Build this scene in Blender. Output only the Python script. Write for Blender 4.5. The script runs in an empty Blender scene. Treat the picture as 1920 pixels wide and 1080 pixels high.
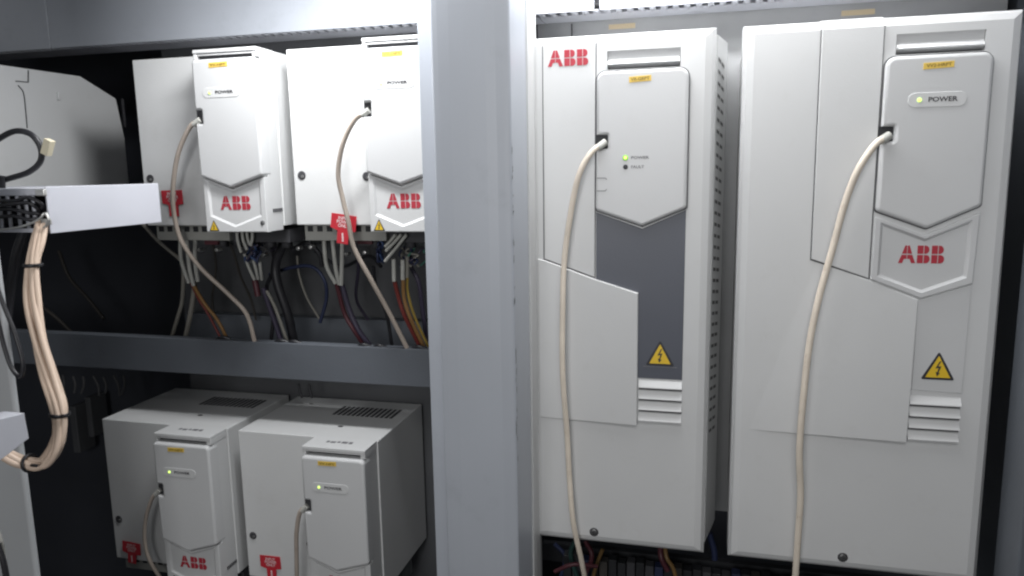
import bpy, bmesh, math, random
from mathutils import Vector, Matrix
random.seed(7)
S = bpy.context.scene
# ------------------------------------------------------------------ camera
YAW, PIT, ROL, F = 0.2510486, 0.15812108, -0.01741657, 1386.415   # measured from the vanishing points (1920 px wide)
fw = Vector((-math.sin(YAW)*math.cos(PIT), math.cos(YAW)*math.cos(PIT), -math.sin(PIT)))
r0 = Vector((math.cos(YAW), math.sin(YAW), 0)); u0 = r0.cross(fw)
CR = r0*math.cos(ROL)+u0*math.sin(ROL); CU = -r0*math.sin(ROL)+u0*math.cos(ROL)
cam = bpy.data.objects.new('camera', bpy.data.cameras.new('camera'))
S.collection.objects.link(cam); S.camera = cam
cam.matrix_world = Matrix(((CR.x, CU.x, -fw.x, 0), (CR.y, CU.y, -fw.y, 0), (CR.z, CU.z, -fw.z, 0), (0, 0, 0, 1)))
cam.data.sensor_width = 36; cam.data.lens = F/1920*36
cam.data.clip_start = 0.01; cam.data.clip_end = 50
cam.data.dof.use_dof = True; cam.data.dof.focus_distance = 0.84; cam.data.dof.aperture_fstop = 9.0
def ray(px, py): return CR*((px-960)/F) - CU*((py-540)/F) + fw
def at(px, py, Y): d = ray(px, py); return d*(Y/d.y)
def atx(px, py, X): d = ray(px, py); return d*(X/d.x)
# ------------------------------------------------------------------ light
W = bpy.data.worlds.new('World'); S.world = W; W.use_nodes = True
W.node_tree.nodes['Background'].inputs[0].default_value = (0.93, 0.96, 1.0, 1)
W.node_tree.nodes['Background'].inputs[1].default_value = 0.035
def area(name, loc, target, sx, sy, power, col=(1, 1, 1), spread=180):
    l = bpy.data.lights.new(name, 'AREA'); l.shape = 'RECTANGLE'; l.size = sx; l.size_y = sy; l.energy = power; l.color = col
    l.spread = math.radians(spread)
    o = bpy.data.objects.new(name, l); S.collection.objects.link(o); o.location = loc
    o.rotation_euler = (Vector(target)-Vector(loc)).to_track_quat('-Z', 'Y').to_euler(); return o
area('left_bay_lamp', (-0.36, 0.675, 0.33), (-0.40, 0.80, -0.2), 0.16, 0.03, 1.8, (0.98, 0.99, 1.0))
area('left_bay_lamp', (-0.42, 0.72, 0.26), (-0.42, 0.80, -0.2), 0.20, 0.03, 1.3, (0.98, 0.99, 1.0))  # unseen second strip, added to fit the left bay's brightness
area('right_bay_lamp', (-0.06, 0.55, 0.45), (0.0, 0.82, -0.2), 0.22, 0.03, 0.5, (0.98, 0.99, 1.0))  # unseen extra strip, added to fit the right bay's brightness
area('right_bay_lamp', (-0.10, 0.72, 0.30), (0.0, 0.82, -0.2), 0.22, 0.03, 0.75, (0.98, 0.99, 1.0))
area('right_bay_lamp', (0.03, 0.77, 0.30), (0.03, 0.86, 0.0), 0.42, 0.03, 1.6, (0.98, 0.99, 1.0))  # unseen lamp added to brighten the top bevels, duct and back plate
area('room_fill', (-0.22, -0.62, 0.05), (-0.05, 0.8, -0.1), 0.5, 0.5, 6.0, (1.0, 1.0, 1.0))  # unseen frontal fill, stands in for room light
area('overhead_fill', (0.1, -0.3, 0.7), (0.05, 0.8, -0.2), 0.4, 0.3, 0.75, (1.0, 1.0, 1.0), 75)  # unseen fill added from above to bring out relief
S.view_settings.view_transform = 'Standard'; S.view_settings.look = 'None'
S.view_settings.exposure = 0; S.view_settings.gamma = 1
S.render.engine = 'CYCLES'
S.render.resolution_x = 1024; S.render.resolution_y = 576
try: S.cycles.filter_width = 2.2
except Exception: pass
# ------------------------------------------------------------------ materials
def mat(name, col, rough=0.5, metal=0.0, var=0.06, scale=14, bump=0.0, bscale=300, spec=0.5, emit=None, es=0, dirt=0.0, dirtcol=(0.3, 0.27, 0.22)):
    m = bpy.data.materials.new(name); m.use_nodes = True; t = m.node_tree; n = t.nodes; b = n['Principled BSDF']
    b.inputs['Roughness'].default_value = rough; b.inputs['Metallic'].default_value = metal
    b.inputs['Specular IOR Level'].default_value = spec
    tc = n.new('ShaderNodeTexCoord'); no = n.new('ShaderNodeTexNoise'); no.inputs['Scale'].default_value = scale; no.inputs['Detail'].default_value = 5
    t.links.new(tc.outputs['Object'], no.inputs['Vector'])
    mr = n.new('ShaderNodeMapRange'); mr.inputs[1].default_value = .3; mr.inputs[2].default_value = .7
    mr.inputs[3].default_value = 1-var; mr.inputs[4].default_value = 1+var
    t.links.new(no.outputs['Fac'], mr.inputs[0])
    mx = n.new('ShaderNodeMix'); mx.data_type = 'RGBA'; mx.blend_type = 'MULTIPLY'; mx.inputs[0].default_value = 1
    mx.inputs[6].default_value = (*col, 1); t.links.new(mr.outputs[0], mx.inputs[7])
    out = mx.outputs[2]
    if dirt:
        n2 = n.new('ShaderNodeTexNoise'); n2.inputs['Scale'].default_value = scale*3.3; n2.inputs['Detail'].default_value = 9; n2.inputs['Roughness'].default_value = .7
        t.links.new(tc.outputs['Object'], n2.inputs['Vector'])
        m2 = n.new('ShaderNodeMapRange'); m2.inputs[1].default_value = .56; m2.inputs[2].default_value = .78; m2.inputs[3].default_value = 0; m2.inputs[4].default_value = dirt
        t.links.new(n2.outputs['Fac'], m2.inputs[0])
        m3 = n.new('ShaderNodeMix'); m3.data_type = 'RGBA'; t.links.new(m2.outputs[0], m3.inputs[0]); t.links.new(out, m3.inputs[6]); m3.inputs[7].default_value = (*dirtcol, 1)
        out = m3.outputs[2]
    t.links.new(out, b.inputs['Base Color'])
    r2 = n.new('ShaderNodeMapRange'); r2.inputs[3].default_value = max(0, rough-.07); r2.inputs[4].default_value = min(1, rough+.07)
    t.links.new(no.outputs['Fac'], r2.inputs[0]); t.links.new(r2.outputs[0], b.inputs['Roughness'])
    if bump:
        nb = n.new('ShaderNodeTexNoise'); nb.inputs['Scale'].default_value = bscale; t.links.new(tc.outputs['Object'], nb.inputs['Vector'])
        bp = n.new('ShaderNodeBump'); bp.inputs['Strength'].default_value = bump; bp.inputs['Distance'].default_value = .001
        t.links.new(nb.outputs['Fac'], bp.inputs['Height']); t.links.new(bp.outputs[0], b.inputs['Normal'])
    if emit:
        b.inputs['Emission Color'].default_value = (*emit, 1); b.inputs['Emission Strength'].default_value = es
    return m
M = dict(
 plastic=mat('light grey plastic', (.605, .61, .612), .42, var=.02, scale=9, bump=.12, bscale=900, dirt=.10),
 cover=mat('cover plastic', (.575, .58, .585), .40, var=.02, scale=9, bump=.10, bscale=900, dirt=.08),
 sheet=mat('painted sheet steel', (.595, .60, .60), .45, var=.03, scale=6, bump=.15, bscale=500, dirt=.12),
 darkpanel=mat('dark blue grey plastic', (.085, .092, .115), .42, var=.05, bump=.1, bscale=700),
 darkseam=mat('dark seam', (.10, .10, .105), .7),
 black=mat('black void plastic', (.016, .017, .02), .6),
 slot=mat('dark slot', (.045, .045, .05), .7),
 red=mat('red ink', (.42, .03, .05), .5, var=.05),
 tagred=mat('red tag', (.50, .025, .04), .45, var=.06),
 tagwhite=mat('tag print', (.75, .55, .56), .6),
 yellow=mat('yellow label', (.72, .50, .10), .5, var=.06),
 ventgrey=mat('vent shade', (.12, .12, .12), .6),
 foot=mat('dim bracket', (.13, .14, .145), .5, var=.4, scale=30),
 term2=mat('dark grey wire', (.10, .10, .105), .6),  # plain dark grey for the short wires under the rail
 tan=mat('faded orange label', (.56, .46, .30), .5, var=.05),
 triyellow=mat('warning yellow', (.75, .50, .03), .45, var=.04),
 ink=mat('black ink', (.03, .03, .035), .5),
 greyink=mat('grey ink', (.16, .16, .17), .5),
 brownink=mat('brown ink', (.22, .15, .03), .6),
 led=mat('green power light', (.5, .8, .2), .4, emit=(.68, 1.0, .16), es=1.5),
 ledring=mat('green light ring', (.25, .5, .1), .4, emit=(.35, .8, .05), es=.35),
 steel=mat('screw steel', (.30, .30, .30), .35, metal=.9),
 paint=mat('blue grey frame paint', (.42, .445, .49), .42, var=.05, scale=5, bump=.07, bscale=260, dirt=.18, dirtcol=(.14, .14, .15)),
 paint2=mat('light grey frame paint', (.44, .455, .47), .42, var=.05, scale=5, bump=.06, bscale=260, dirt=.15, dirtcol=(.16, .16, .16)),
 railpaint=mat('rail paint', (.105, .116, .134), .5, var=.10, scale=6, bump=.2, bscale=260, dirt=.25, dirtcol=(.07, .07, .08)),
 chip=mat('chipped primer', (.10, .10, .10), .7),
 darkwall=mat('dark cabinet paint', (.045, .049, .060), .55, var=.2, scale=4, bump=.1),
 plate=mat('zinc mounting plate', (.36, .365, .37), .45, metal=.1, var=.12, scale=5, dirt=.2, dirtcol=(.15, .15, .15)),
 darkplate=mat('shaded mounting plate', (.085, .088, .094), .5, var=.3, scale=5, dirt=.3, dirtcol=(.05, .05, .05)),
 pvc=mat('trunking plastic', (.56, .57, .62), .45, var=.03, bump=.06),
 lid=mat('lilac grey trunking', (.52, .53, .58), .5, var=.03),
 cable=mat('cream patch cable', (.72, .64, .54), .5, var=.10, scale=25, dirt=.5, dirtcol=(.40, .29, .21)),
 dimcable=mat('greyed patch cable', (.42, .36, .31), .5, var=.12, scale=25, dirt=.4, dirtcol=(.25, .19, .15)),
 shadegreen=mat('shade darkened green wire', (.02, .055, .05), .5),  # green wire with the shade under the drives put into its colour
 brown=mat('brown wire', (.17, .10, .035), .5),
 dim=mat('dark grey cable', (.055, .05, .045), .6),  # plain dark grey, also used on some terminal blocks
 cream=mat('cream cable', (.68, .53, .42), .45, var=.08, scale=30, dirt=.2, dirtcol=(.5, .33, .22)),
 gcable=mat('dusty grey cable', (.22, .21, .185), .55, var=.12, scale=25),
 wwire=mat('white wire sleeve', (.44, .44, .41), .5, var=.12, scale=40),
 blackc=mat('black cable', (.022, .022, .026), .45, var=.2, scale=40),
 navy=mat('navy wire', (.02, .028, .07), .5),
 orange=mat('orange wire', (.26, .14, .05), .5),
 yel=mat('yellow wire', (.33, .23, .05), .5),
 redw=mat('red wire', (.17, .03, .025), .5),
 maroon=mat('dark red wire', (.075, .018, .025), .5),
 purple=mat('purple wire', (.05, .042, .07), .5),
 bluew=mat('blue wire', (.03, .06, .15), .5),
 green=mat('green wire', (.05, .16, .12), .5),
 term=mat('grey terminal plastic', (.30, .30, .28), .55, var=.1),
 cream_tag=mat('cream cable tag', (.70, .64, .48), .5),
 metal=mat('bright clip metal', (.7, .7, .68), .3, metal=.8),
)
# ------------------------------------------------------------------ mesh helpers
OFF = {}
class MB:
    def __init__(s): s.v = []; s.f = []; s.smooth = False
    def add(s, vs, fs):
        o = len(s.v); s.v += [Vector(v) for v in vs]; s.f += [[i+o for i in f] for f in fs]; return s
    def box(s, x0, x1, y0, y1, z0, z1):
        vs = [(x, y, z) for x in (x0, x1) for y in (y0, y1) for z in (z0, z1)]
        return s.add(vs, [(0, 1, 3, 2), (4, 6, 7, 5), (0, 4, 5, 1), (2, 3, 7, 6), (0, 2, 6, 4), (1, 5, 7, 3)])
    def rings(s, rs, close=True):
        n = len(rs[0]); vs = [p for r in rs for p in r]; fs = []
        for k in range(len(rs)-1):
            for i in range(n):
                j = (i+1) % n; fs.append((k*n+i, k*n+j, (k+1)*n+j, (k+1)*n+i))
        if close: fs.append(tuple(range(n))[::-1]); fs.append(tuple((len(rs)-1)*n+i for i in range(n)))
        return s.add(vs, fs)
    def plate(s, poly, yf, yb, r=.001, seg=3):
        rs = [[(x, yb, z) for x, z in poly]]
        for k in range(seg+1):
            a = math.pi/2*k/seg; q = inset(poly, r*(1-math.cos(a))) if k else poly
            rs.append([(x, yf+r*(1-math.sin(a)), z) for x, z in q])
        return s.rings(rs)
    def ring(s, outer, inner, yf, yi, yb):
        n = len(outer)
        vs = [(x, yb, z) for x, z in outer]+[(x, yf+.0008, z) for x, z in outer]+[(x, yf, z) for x, z in inset(outer, .001)]+[(x, yf, z) for x, z in inset(inner, -.0028)]+[(x, yi, z) for x, z in inner]
        fs = []
        for k in range(4):
            for i in range(n):
                j = (i+1) % n; fs.append((k*n+i, k*n+j, (k+1)*n+j, (k+1)*n+i))
        fs.append(tuple(4*n+i for i in range(n)))
        return s.add(vs, fs)
    def profx(s, prof, x0, x1):        # a closed (y,z) profile extruded along x
        return s.rings([[(x0, y, z) for y, z in prof], [(x1, y, z) for y, z in prof]])
    def profz(s, prof, z0, z1):
        return s.rings([[(x, y, z0) for x, y in prof], [(x, y, z1) for x, y in prof]])
    def tube(s, pts, r, n=10, step=6):
        P = spline([Vector(p) for p in pts], step); rs = []
        t0 = (P[1]-P[0]).normalized(); nrm = t0.orthogonal().normalized()
        for i, p in enumerate(P):
            t = (P[min(i+1, len(P)-1)]-P[max(i-1, 0)]).normalized()
            nrm = (nrm-t*nrm.dot(t)).normalized(); bn = t.cross(nrm)
            rs.append([p+(nrm*math.cos(2*math.pi*k/n)+bn*math.sin(2*math.pi*k/n))*r for k in range(n)])
        s.smooth = True; return s.rings(rs)
    def disc(s, x, z, r, yf, yb, n=20, ir=0):
        return s.plate([(x+r*math.cos(2*math.pi*k/n), z+r*math.sin(2*math.pi*k/n)) for k in range(n)], yf, yb, min(.0006, r*.3), 2)
    def loop(s, c, ax, R, r, n=20, m=8):     # torus ring round an axis
        ax = Vector(ax).normalized(); a = ax.orthogonal().normalized(); b = ax.cross(a); c = Vector(c)
        vs = []; fs = []
        for i in range(n):
            d = a*math.cos(2*math.pi*i/n)+b*math.sin(2*math.pi*i/n)
            for j in range(m):
                vs.append(c+d*(R+r*math.cos(2*math.pi*j/m))+ax*(r*1.8*math.sin(2*math.pi*j/m)))
        for i in range(n):
            for j in range(m): fs.append((i*m+j, ((i+1) % n)*m+j, ((i+1) % n)*m+(j+1) % m, i*m+(j+1) % m))
        s.smooth = True; return s.add(vs, fs)
def inset(poly, d):
    n = len(poly); A = sum(poly[i][0]*poly[(i+1) % n][1]-poly[(i+1) % n][0]*poly[i][1] for i in range(n)); sg = 1 if A > 0 else -1; out = []
    for i in range(n):
        p, c, q = Vector(poly[i-1]), Vector(poly[i]), Vector(poly[(i+1) % n])
        a = (c-p).normalized(); b = (q-c).normalized()
        na = Vector((-a.y, a.x))*sg; nb = Vector((-b.y, b.x))*sg
        m = na+nb; k = m.length_squared
        out.append(tuple(c+m*(2*d/max(k, .6))))
    return out
def rounded(poly, rad, seg=5):
    n = len(poly); out = []
    for i in range(n):
        r = rad[i] if isinstance(rad, (list, tuple)) else rad
        c = Vector(poly[i])
        if r <= 0: out.append(tuple(c)); continue
        a = (Vector(poly[i-1])-c).normalized(); b = (Vector(poly[(i+1) % n])-c).normalized()
        ang = a.angle(b)/2; d = r/math.tan(ang); ce = c+(a+b).normalized()*(r/math.sin(ang)); s0 = c+a*d-ce; s1 = c+b*d-ce
        for k in range(seg+1):
            v = s0.lerp(s1, k/seg).normalized()*r; out.append(tuple(ce+v))
    return out
def spline(P, step):
    if len(P) == 2: return [P[0].lerp(P[1], i/4) for i in range(5)]
    Q = [P[0]*2-P[1]]+P+[P[-1]*2-P[-2]]; out = []
    for i in range(1, len(Q)-2):
        for k in range(step):
            t = k/step; a, b, c, d = Q[i-1], Q[i], Q[i+1], Q[i+2]
            out.append(.5*((2*b)+(c-a)*t+(2*a-5*b+4*c-d)*t*t+(3*b-a-3*c+d)*t**3))
    out.append(P[-1]); return out
def obj(name, mb, m, parent=None, bevel=0, label=None, origin=None):
    me = bpy.data.meshes.new(name)
    if parent is not None: off = OFF[parent.name]
    elif origin is not None: off = Vector(origin)
    else:
        xs = [v.x for v in mb.v]; ys = [v.y for v in mb.v]; zs = [v.z for v in mb.v]
        off = Vector(((min(xs)+max(xs))/2, (min(ys)+max(ys))/2, min(zs)))
    me.from_pydata([v-off for v in mb.v], [], mb.f)
    bm = bmesh.new(); bm.from_mesh(me); bmesh.ops.recalc_face_normals(bm, faces=bm.faces); bm.to_mesh(me); bm.free()
    me.materials.append(M[m]); me.polygons.foreach_set('use_smooth', [True]*len(me.polygons))
    me.set_sharp_from_angle(angle=math.radians(60 if mb.smooth else 32))
    for p_ in me.polygons:
        if (p_.area > 4e-5 and len(p_.vertices) != 4) or p_.area > 4e-4: p_.use_smooth = False
    o = bpy.data.objects.new(name, me); S.collection.objects.link(o)
    if parent is not None: o.parent = parent; OFF[o.name] = off
    else: o.location = off; OFF[o.name] = off
    if bevel:
        b = o.modifiers.new('bevel', 'BEVEL'); b.width = bevel; b.segments = 3; b.limit_method = 'ANGLE'; b.harden_normals = False
    if label: o['label'] = label
    return o
def thing(name, loc, label, cat, group=None):
    o = bpy.data.objects.new(name, None); S.collection.objects.link(o); o.location = loc; o.empty_display_size = .05; OFF[o.name] = Vector(loc)
    return tag(o, label, cat, group)
def tag(o, label, cat, group=None):
    o['label'] = label; o['category'] = cat
    if group: o['group'] = group
    return o
def struct(name, mb, m, bevel=0):
    o = obj(name, mb, m, bevel=bevel); o['kind'] = 'structure'; return o
def text(name, s, x0, x1, zc, y, m, parent, h=None, rot=0, skew=0):
    c = bpy.data.curves.new('t', 'FONT'); c.body = s; c.size = 1; c.offset = .026; c.space_line = .82; c.align_x = 'CENTER'; c.resolution_u = 3
    t = bpy.data.objects.new('t', c); S.collection.objects.link(t)
    bpy.context.view_layer.update()
    me = bpy.data.meshes.new_from_object(t.evaluated_get(bpy.context.evaluated_depsgraph_get()))
    bpy.data.objects.remove(t); bpy.data.curves.remove(c)
    xs = [v.co.x for v in me.vertices]; ys = [v.co.y for v in me.vertices]
    w = max(xs)-min(xs); hh = max(ys)-min(ys); k = (x1-x0)/w; kz = (h/hh) if h else k
    cx = (max(xs)+min(xs))/2; cy = (max(ys)+min(ys))/2
    mb = MB(); vs = []
    for v in me.vertices:
        a = (v.co.x-cx)*k; b = (v.co.y-cy)*kz
        vs.append(((x0+x1)/2+a*math.cos(rot)-b*math.sin(rot), y, zc+a*math.sin(rot)+b*math.cos(rot)))
    mb.add(vs, [tuple(p.vertices) for p in me.polygons]); bpy.data.meshes.remove(me)
    return obj(name, mb, m, parent)
def flat(mb, poly, y, t=.0003): return mb.plate(poly, y, y+t, .0001, 1)
def logo(x0, x1, z0, z1, y, parent):
    W_, H_ = x1-x0, z1-z0; mb = MB()
    A = [[(.375, 1), (.482, 1), (.482, .53), (.205, .53)], [(.518, 1), (.625, 1), (.795, .53), (.518, .53)],
         [(.195, .47), (.482, .47), (.482, .235), (.335, .235), (.245, 0), (0, 0)], [(.518, .47), (.805, .47), (1, 0), (.755, 0), (.665, .235), (.518, .235)]]
    def lobe(a, b, r):
        pts = [(.53, a), (.53, b)]; c = (a+b)/2; hr = (b-a)/2
        for k in range(9):
            t = math.pi/2-math.pi*k/8; pts.append((r-.30+.30*math.cos(t), c+hr*math.sin(t)))
        return pts
    B = [[(0, .53), (0, 1), (.47, 1), (.47, .53)], [(0, 0), (0, .47), (.47, .47), (.47, 0)], lobe(.53, 1, .93), lobe(0, .47, 1.0)]
    for P, ox, w in ((A, 0, .375), (B, .405, .275), (B, .71, .275)):
        for p in P: flat(mb, [(x0+(ox+q[0]*w)*W_, z0+q[1]*H_) for q in p], y, .0003)
    return obj('logo', mb, 'red', parent)
def warning(x0, x1, z0, z1, y, parent):
    xc = (x0+x1)/2; w = x1-x0; h = z1-z0
    a = MB(); flat(a, rounded([(x0, z0), (x1, z0), (xc, z1)], w*.04), y, .0003); o = obj('warning_sign', a, 'ink', parent)
    b = MB(); flat(b, [(x0+w*.13, z0+h*.08), (x1-w*.13, z0+h*.08), (xc, z1-h*.16)], y-.0003, .0002); obj('sign_face', b, 'triyellow', o)
    c = MB(); P = lambda u, v: (xc+u*w, z0+v*h)
    flat(c, [P(.03, .66), P(-.09, .40), P(.01, .42), P(-.03, .27), P(-.075, .29), P(-.03, .12), P(.055, .24), P(.012, .255), P(.085, .49), P(-.01, .475), P(.075, .66)], y-.0005, .0002)
    obj('lightning_bolt', c, 'ink', o); return o
def screw(x, z, r, y, parent):
    a = MB().disc(x, z, r, y-.0004, y+.0015); h = obj('screw_recess', a, 'slot', parent)
    b = MB().disc(x, z, r*.72, y-.0012, y+.001); obj('screw', b, 'steel', h)
    c = MB().box(x-r*.5, x+r*.5, y-.00145, y-.0009, z-r*.09, z+r*.09); c.box(x-r*.09, x+r*.09, y-.0015, y-.001, z-r*.5, z+r*.5); obj('cross_slot', c, 'slot', h)
def holed(mb, x0, x1, z0, z1, y, holes, depth):   # a front sheet with rectangular openings that have side walls
    xs = sorted({x0, x1}|{h[i] for h in holes for i in (0, 1)}); zs = sorted({z0, z1}|{h[i] for h in holes for i in (2, 3)})
    for i in range(len(xs)-1):
        for j in range(len(zs)-1):
            cx, cz = (xs[i]+xs[i+1])/2, (zs[j]+zs[j+1])/2
            if any(h[0] < cx < h[1] and h[2] < cz < h[3] for h in holes): continue
            mb.add([(xs[i], y, zs[j]), (xs[i+1], y, zs[j]), (xs[i+1], y, zs[j+1]), (xs[i], y, zs[j+1])], [(0, 1, 2, 3)])
    for a, b, c, d in holes:
        q = [(a, c), (b, c), (b, d), (a, d)]
        mb.add([(x, y, z) for x, z in q]+[(x, y+depth, z) for x, z in q], [(i, (i+1) % 4, 4+(i+1) % 4, 4+i) for i in range(4)])
def weld(mb):
    bm = bmesh.new(); vs = [bm.verts.new(v) for v in mb.v]
    for f in mb.f:
        try: bm.faces.new([vs[i] for i in f])
        except ValueError: pass
    bmesh.ops.remove_doubles(bm, verts=bm.verts, dist=1e-6); bm.verts.ensure_lookup_table()
    mb.v = [v.co.copy() for v in bm.verts]; mb.f = [[v.index for v in f.verts] for f in bm.faces]; bm.free(); return mb
FY = 0.8
# ------------------------------------------------------------------ the cabinet itself
struct('back_wall', MB().box(-1.5, .40, 1.16, 1.17, -1.0, .60), 'darkwall')
struct('side_wall', MB().box(-1.51, -1.50, .35, 1.17, -1.0, .60), 'darkwall')
struct('side_wall', MB().box(.345, .355, .80, 1.17, -1.0, .60), 'railpaint')
struct('ceiling', MB().box(-1.5, .40, .50, 1.17, .60, .61), 'darkwall')
struct('floor', MB().box(-1.5, .40, .50, 1.17, -1.01, -1.0), 'darkwall')
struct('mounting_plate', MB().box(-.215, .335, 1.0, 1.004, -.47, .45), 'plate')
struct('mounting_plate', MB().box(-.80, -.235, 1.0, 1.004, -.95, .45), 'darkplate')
# cabinet post between the two bays
p = thing('cabinet_post', (-.22, .75, -.75), 'tall blue grey steel post standing between the small and large drives', 'cabinet post')
obj('post_body', MB().profz([(-.2575, .7040), (-.2560, .7022), (-.2500, .7012), (-.2380, .7002), (-.2200, .6998), (-.2020, .7000), (-.1920, .7008), (-.1850, .7026), (-.1800, .7036), (-.1785, .7050), (-.1785, .770), (-.2575, .770)], -.75, .5), 'paint', p, bevel=.0012)
obj('left_flange', MB().box(-.2868, -.2572, .745, .748, -.75, .5), 'paint', p, bevel=.0008)
obj('side_return', MB().box(-.1787, -.1767, .770, .812, -.75, .5), 'sheet', p)
for k in range(34):
    z = random.choice([random.uniform(-.27, -.03), random.uniform(-.12, .02), random.uniform(-.30, -.12)]); w = random.uniform(.0007, .0016); h = random.uniform(.0012, .0045); yy = random.uniform(.7042, .7085)
    obj('paint_chip', MB().add([(-.17842, yy-w, z-h), (-.17842, yy+w*.6, z-h*.6), (-.17842, yy+w, z+h*.5), (-.17842, yy-w*.4, z+h)], [(0, 1, 2, 3)]), 'chip', p)
# right end post with its shade put into the colour, light post at the left end
tag(obj('end_post', MB().profz([(.2885, .722), (.40, .722), (.40, .80), (.2985, .80)], -.75, .5), 'railpaint', bevel=.002), 'steel post right of the widest drive, coloured dark for shade', 'cabinet post')
tag(obj('door_post', MB().profz([(-.78, .543), (-.636, .543), (-.634, .545), (-.634, .549), (-.78, .549)], -.75, .4), 'paint2', bevel=.002), 'light grey steel post at the left edge behind the cream cables', 'cabinet post')
# ------------------------------------------------------------------ wiring ducts along the top
def top_duct(x0, x1, lids, label):
    t = thing('wiring_duct', ((x0+x1)/2, .965, .186), label, 'wiring duct', 'slotted wiring ducts along the top')
    yf, yb, zb, zt = .930, .999, .188, .27
    b = MB(); b.box(x0, x1, yf+.002, yb, zt-.004, zt); n = int((x1-x0)/.0135)
    b.box(x0, x1, yb-.003, yb, zb+.002, zt-.004)
    b.box(x0, x1, yf+.024, yb-.003, zb+.001, zb+.0025)
    for k in range(n):
        x = x0+.003+k*.0135; b.box(x, x+.0072, yf+.003, yf+.024, zb, zb+.0025)
    obj('duct_body', b, 'pvc', t)
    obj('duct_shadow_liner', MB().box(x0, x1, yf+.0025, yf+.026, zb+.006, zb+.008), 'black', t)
    for a, c in lids: obj('lid', MB().box(a, c, yf-.002, yf+.002, zb, zt), 'paint' if x1 < 0 else 'pvc', t, bevel=.0008)  # darker paint on the left lids stands in for light falling off
top_duct(-1.1, -.205, [(-1.1, -.932), (-.931, -.205)], 'slotted grey wiring duct above the upper small drives')
top_duct(-.203, .39, [(-.203, -.130), (-.1235, .39)], 'white slotted wiring duct above the two large drives')
seam = MB().box(-.170, -.1685, .9985, 1.0, .10, .1875); tag(obj('cover_strip', seam, 'darkseam'), 'thin dark vertical joint strip on the back plate above the narrower large drive', 'joint strip')
for px, py, w, lab in ((1166, 49, .034, 'orange label strip on the back plate above the narrower large drive'), (1609, 23, .037, 'orange label strip on the back plate above the widest drive')):
    c = at(px, py, .9985); q = MB(); flat(q, [(c.x-w/2, c.z-.0032), (c.x+w/2, c.z-.0032), (c.x+w/2, c.z+.003), (c.x-w/2, c.z+.003)], .9985, .001)
    tag(obj('wall_label', q, 'tan'), lab, 'label')
# ------------------------------------------------------------------ rails under the upper drives
RY = .862
zt, zb = at(600, 647, RY).z, at(520, 710, RY).z
t = thing('cable_rail', (-.7, RY, zb), 'dark blue grey cable rail under the upper small drives', 'cable rail')
r = MB(); r.box(-1.2, -.235, RY, RY+.002, zb, zt); r.box(-1.2, -.235, RY+.002, RY+.06, zb, zb+.002); r.box(-1.2, -.235, RY+.002, RY+.016, zt-.002, zt)
obj('rail_front', r, 'railpaint', t, bevel=.0008)
zz = at(600, 592, .992).z; z2 = at(600, 646, .992).z
tag(obj('rear_rail', MB().box(-.78, -.236, .975, .995, z2-.02, zz), 'railpaint', bevel=.001), 'dark rail on the back plate behind the hanging wires', 'rail')
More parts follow.
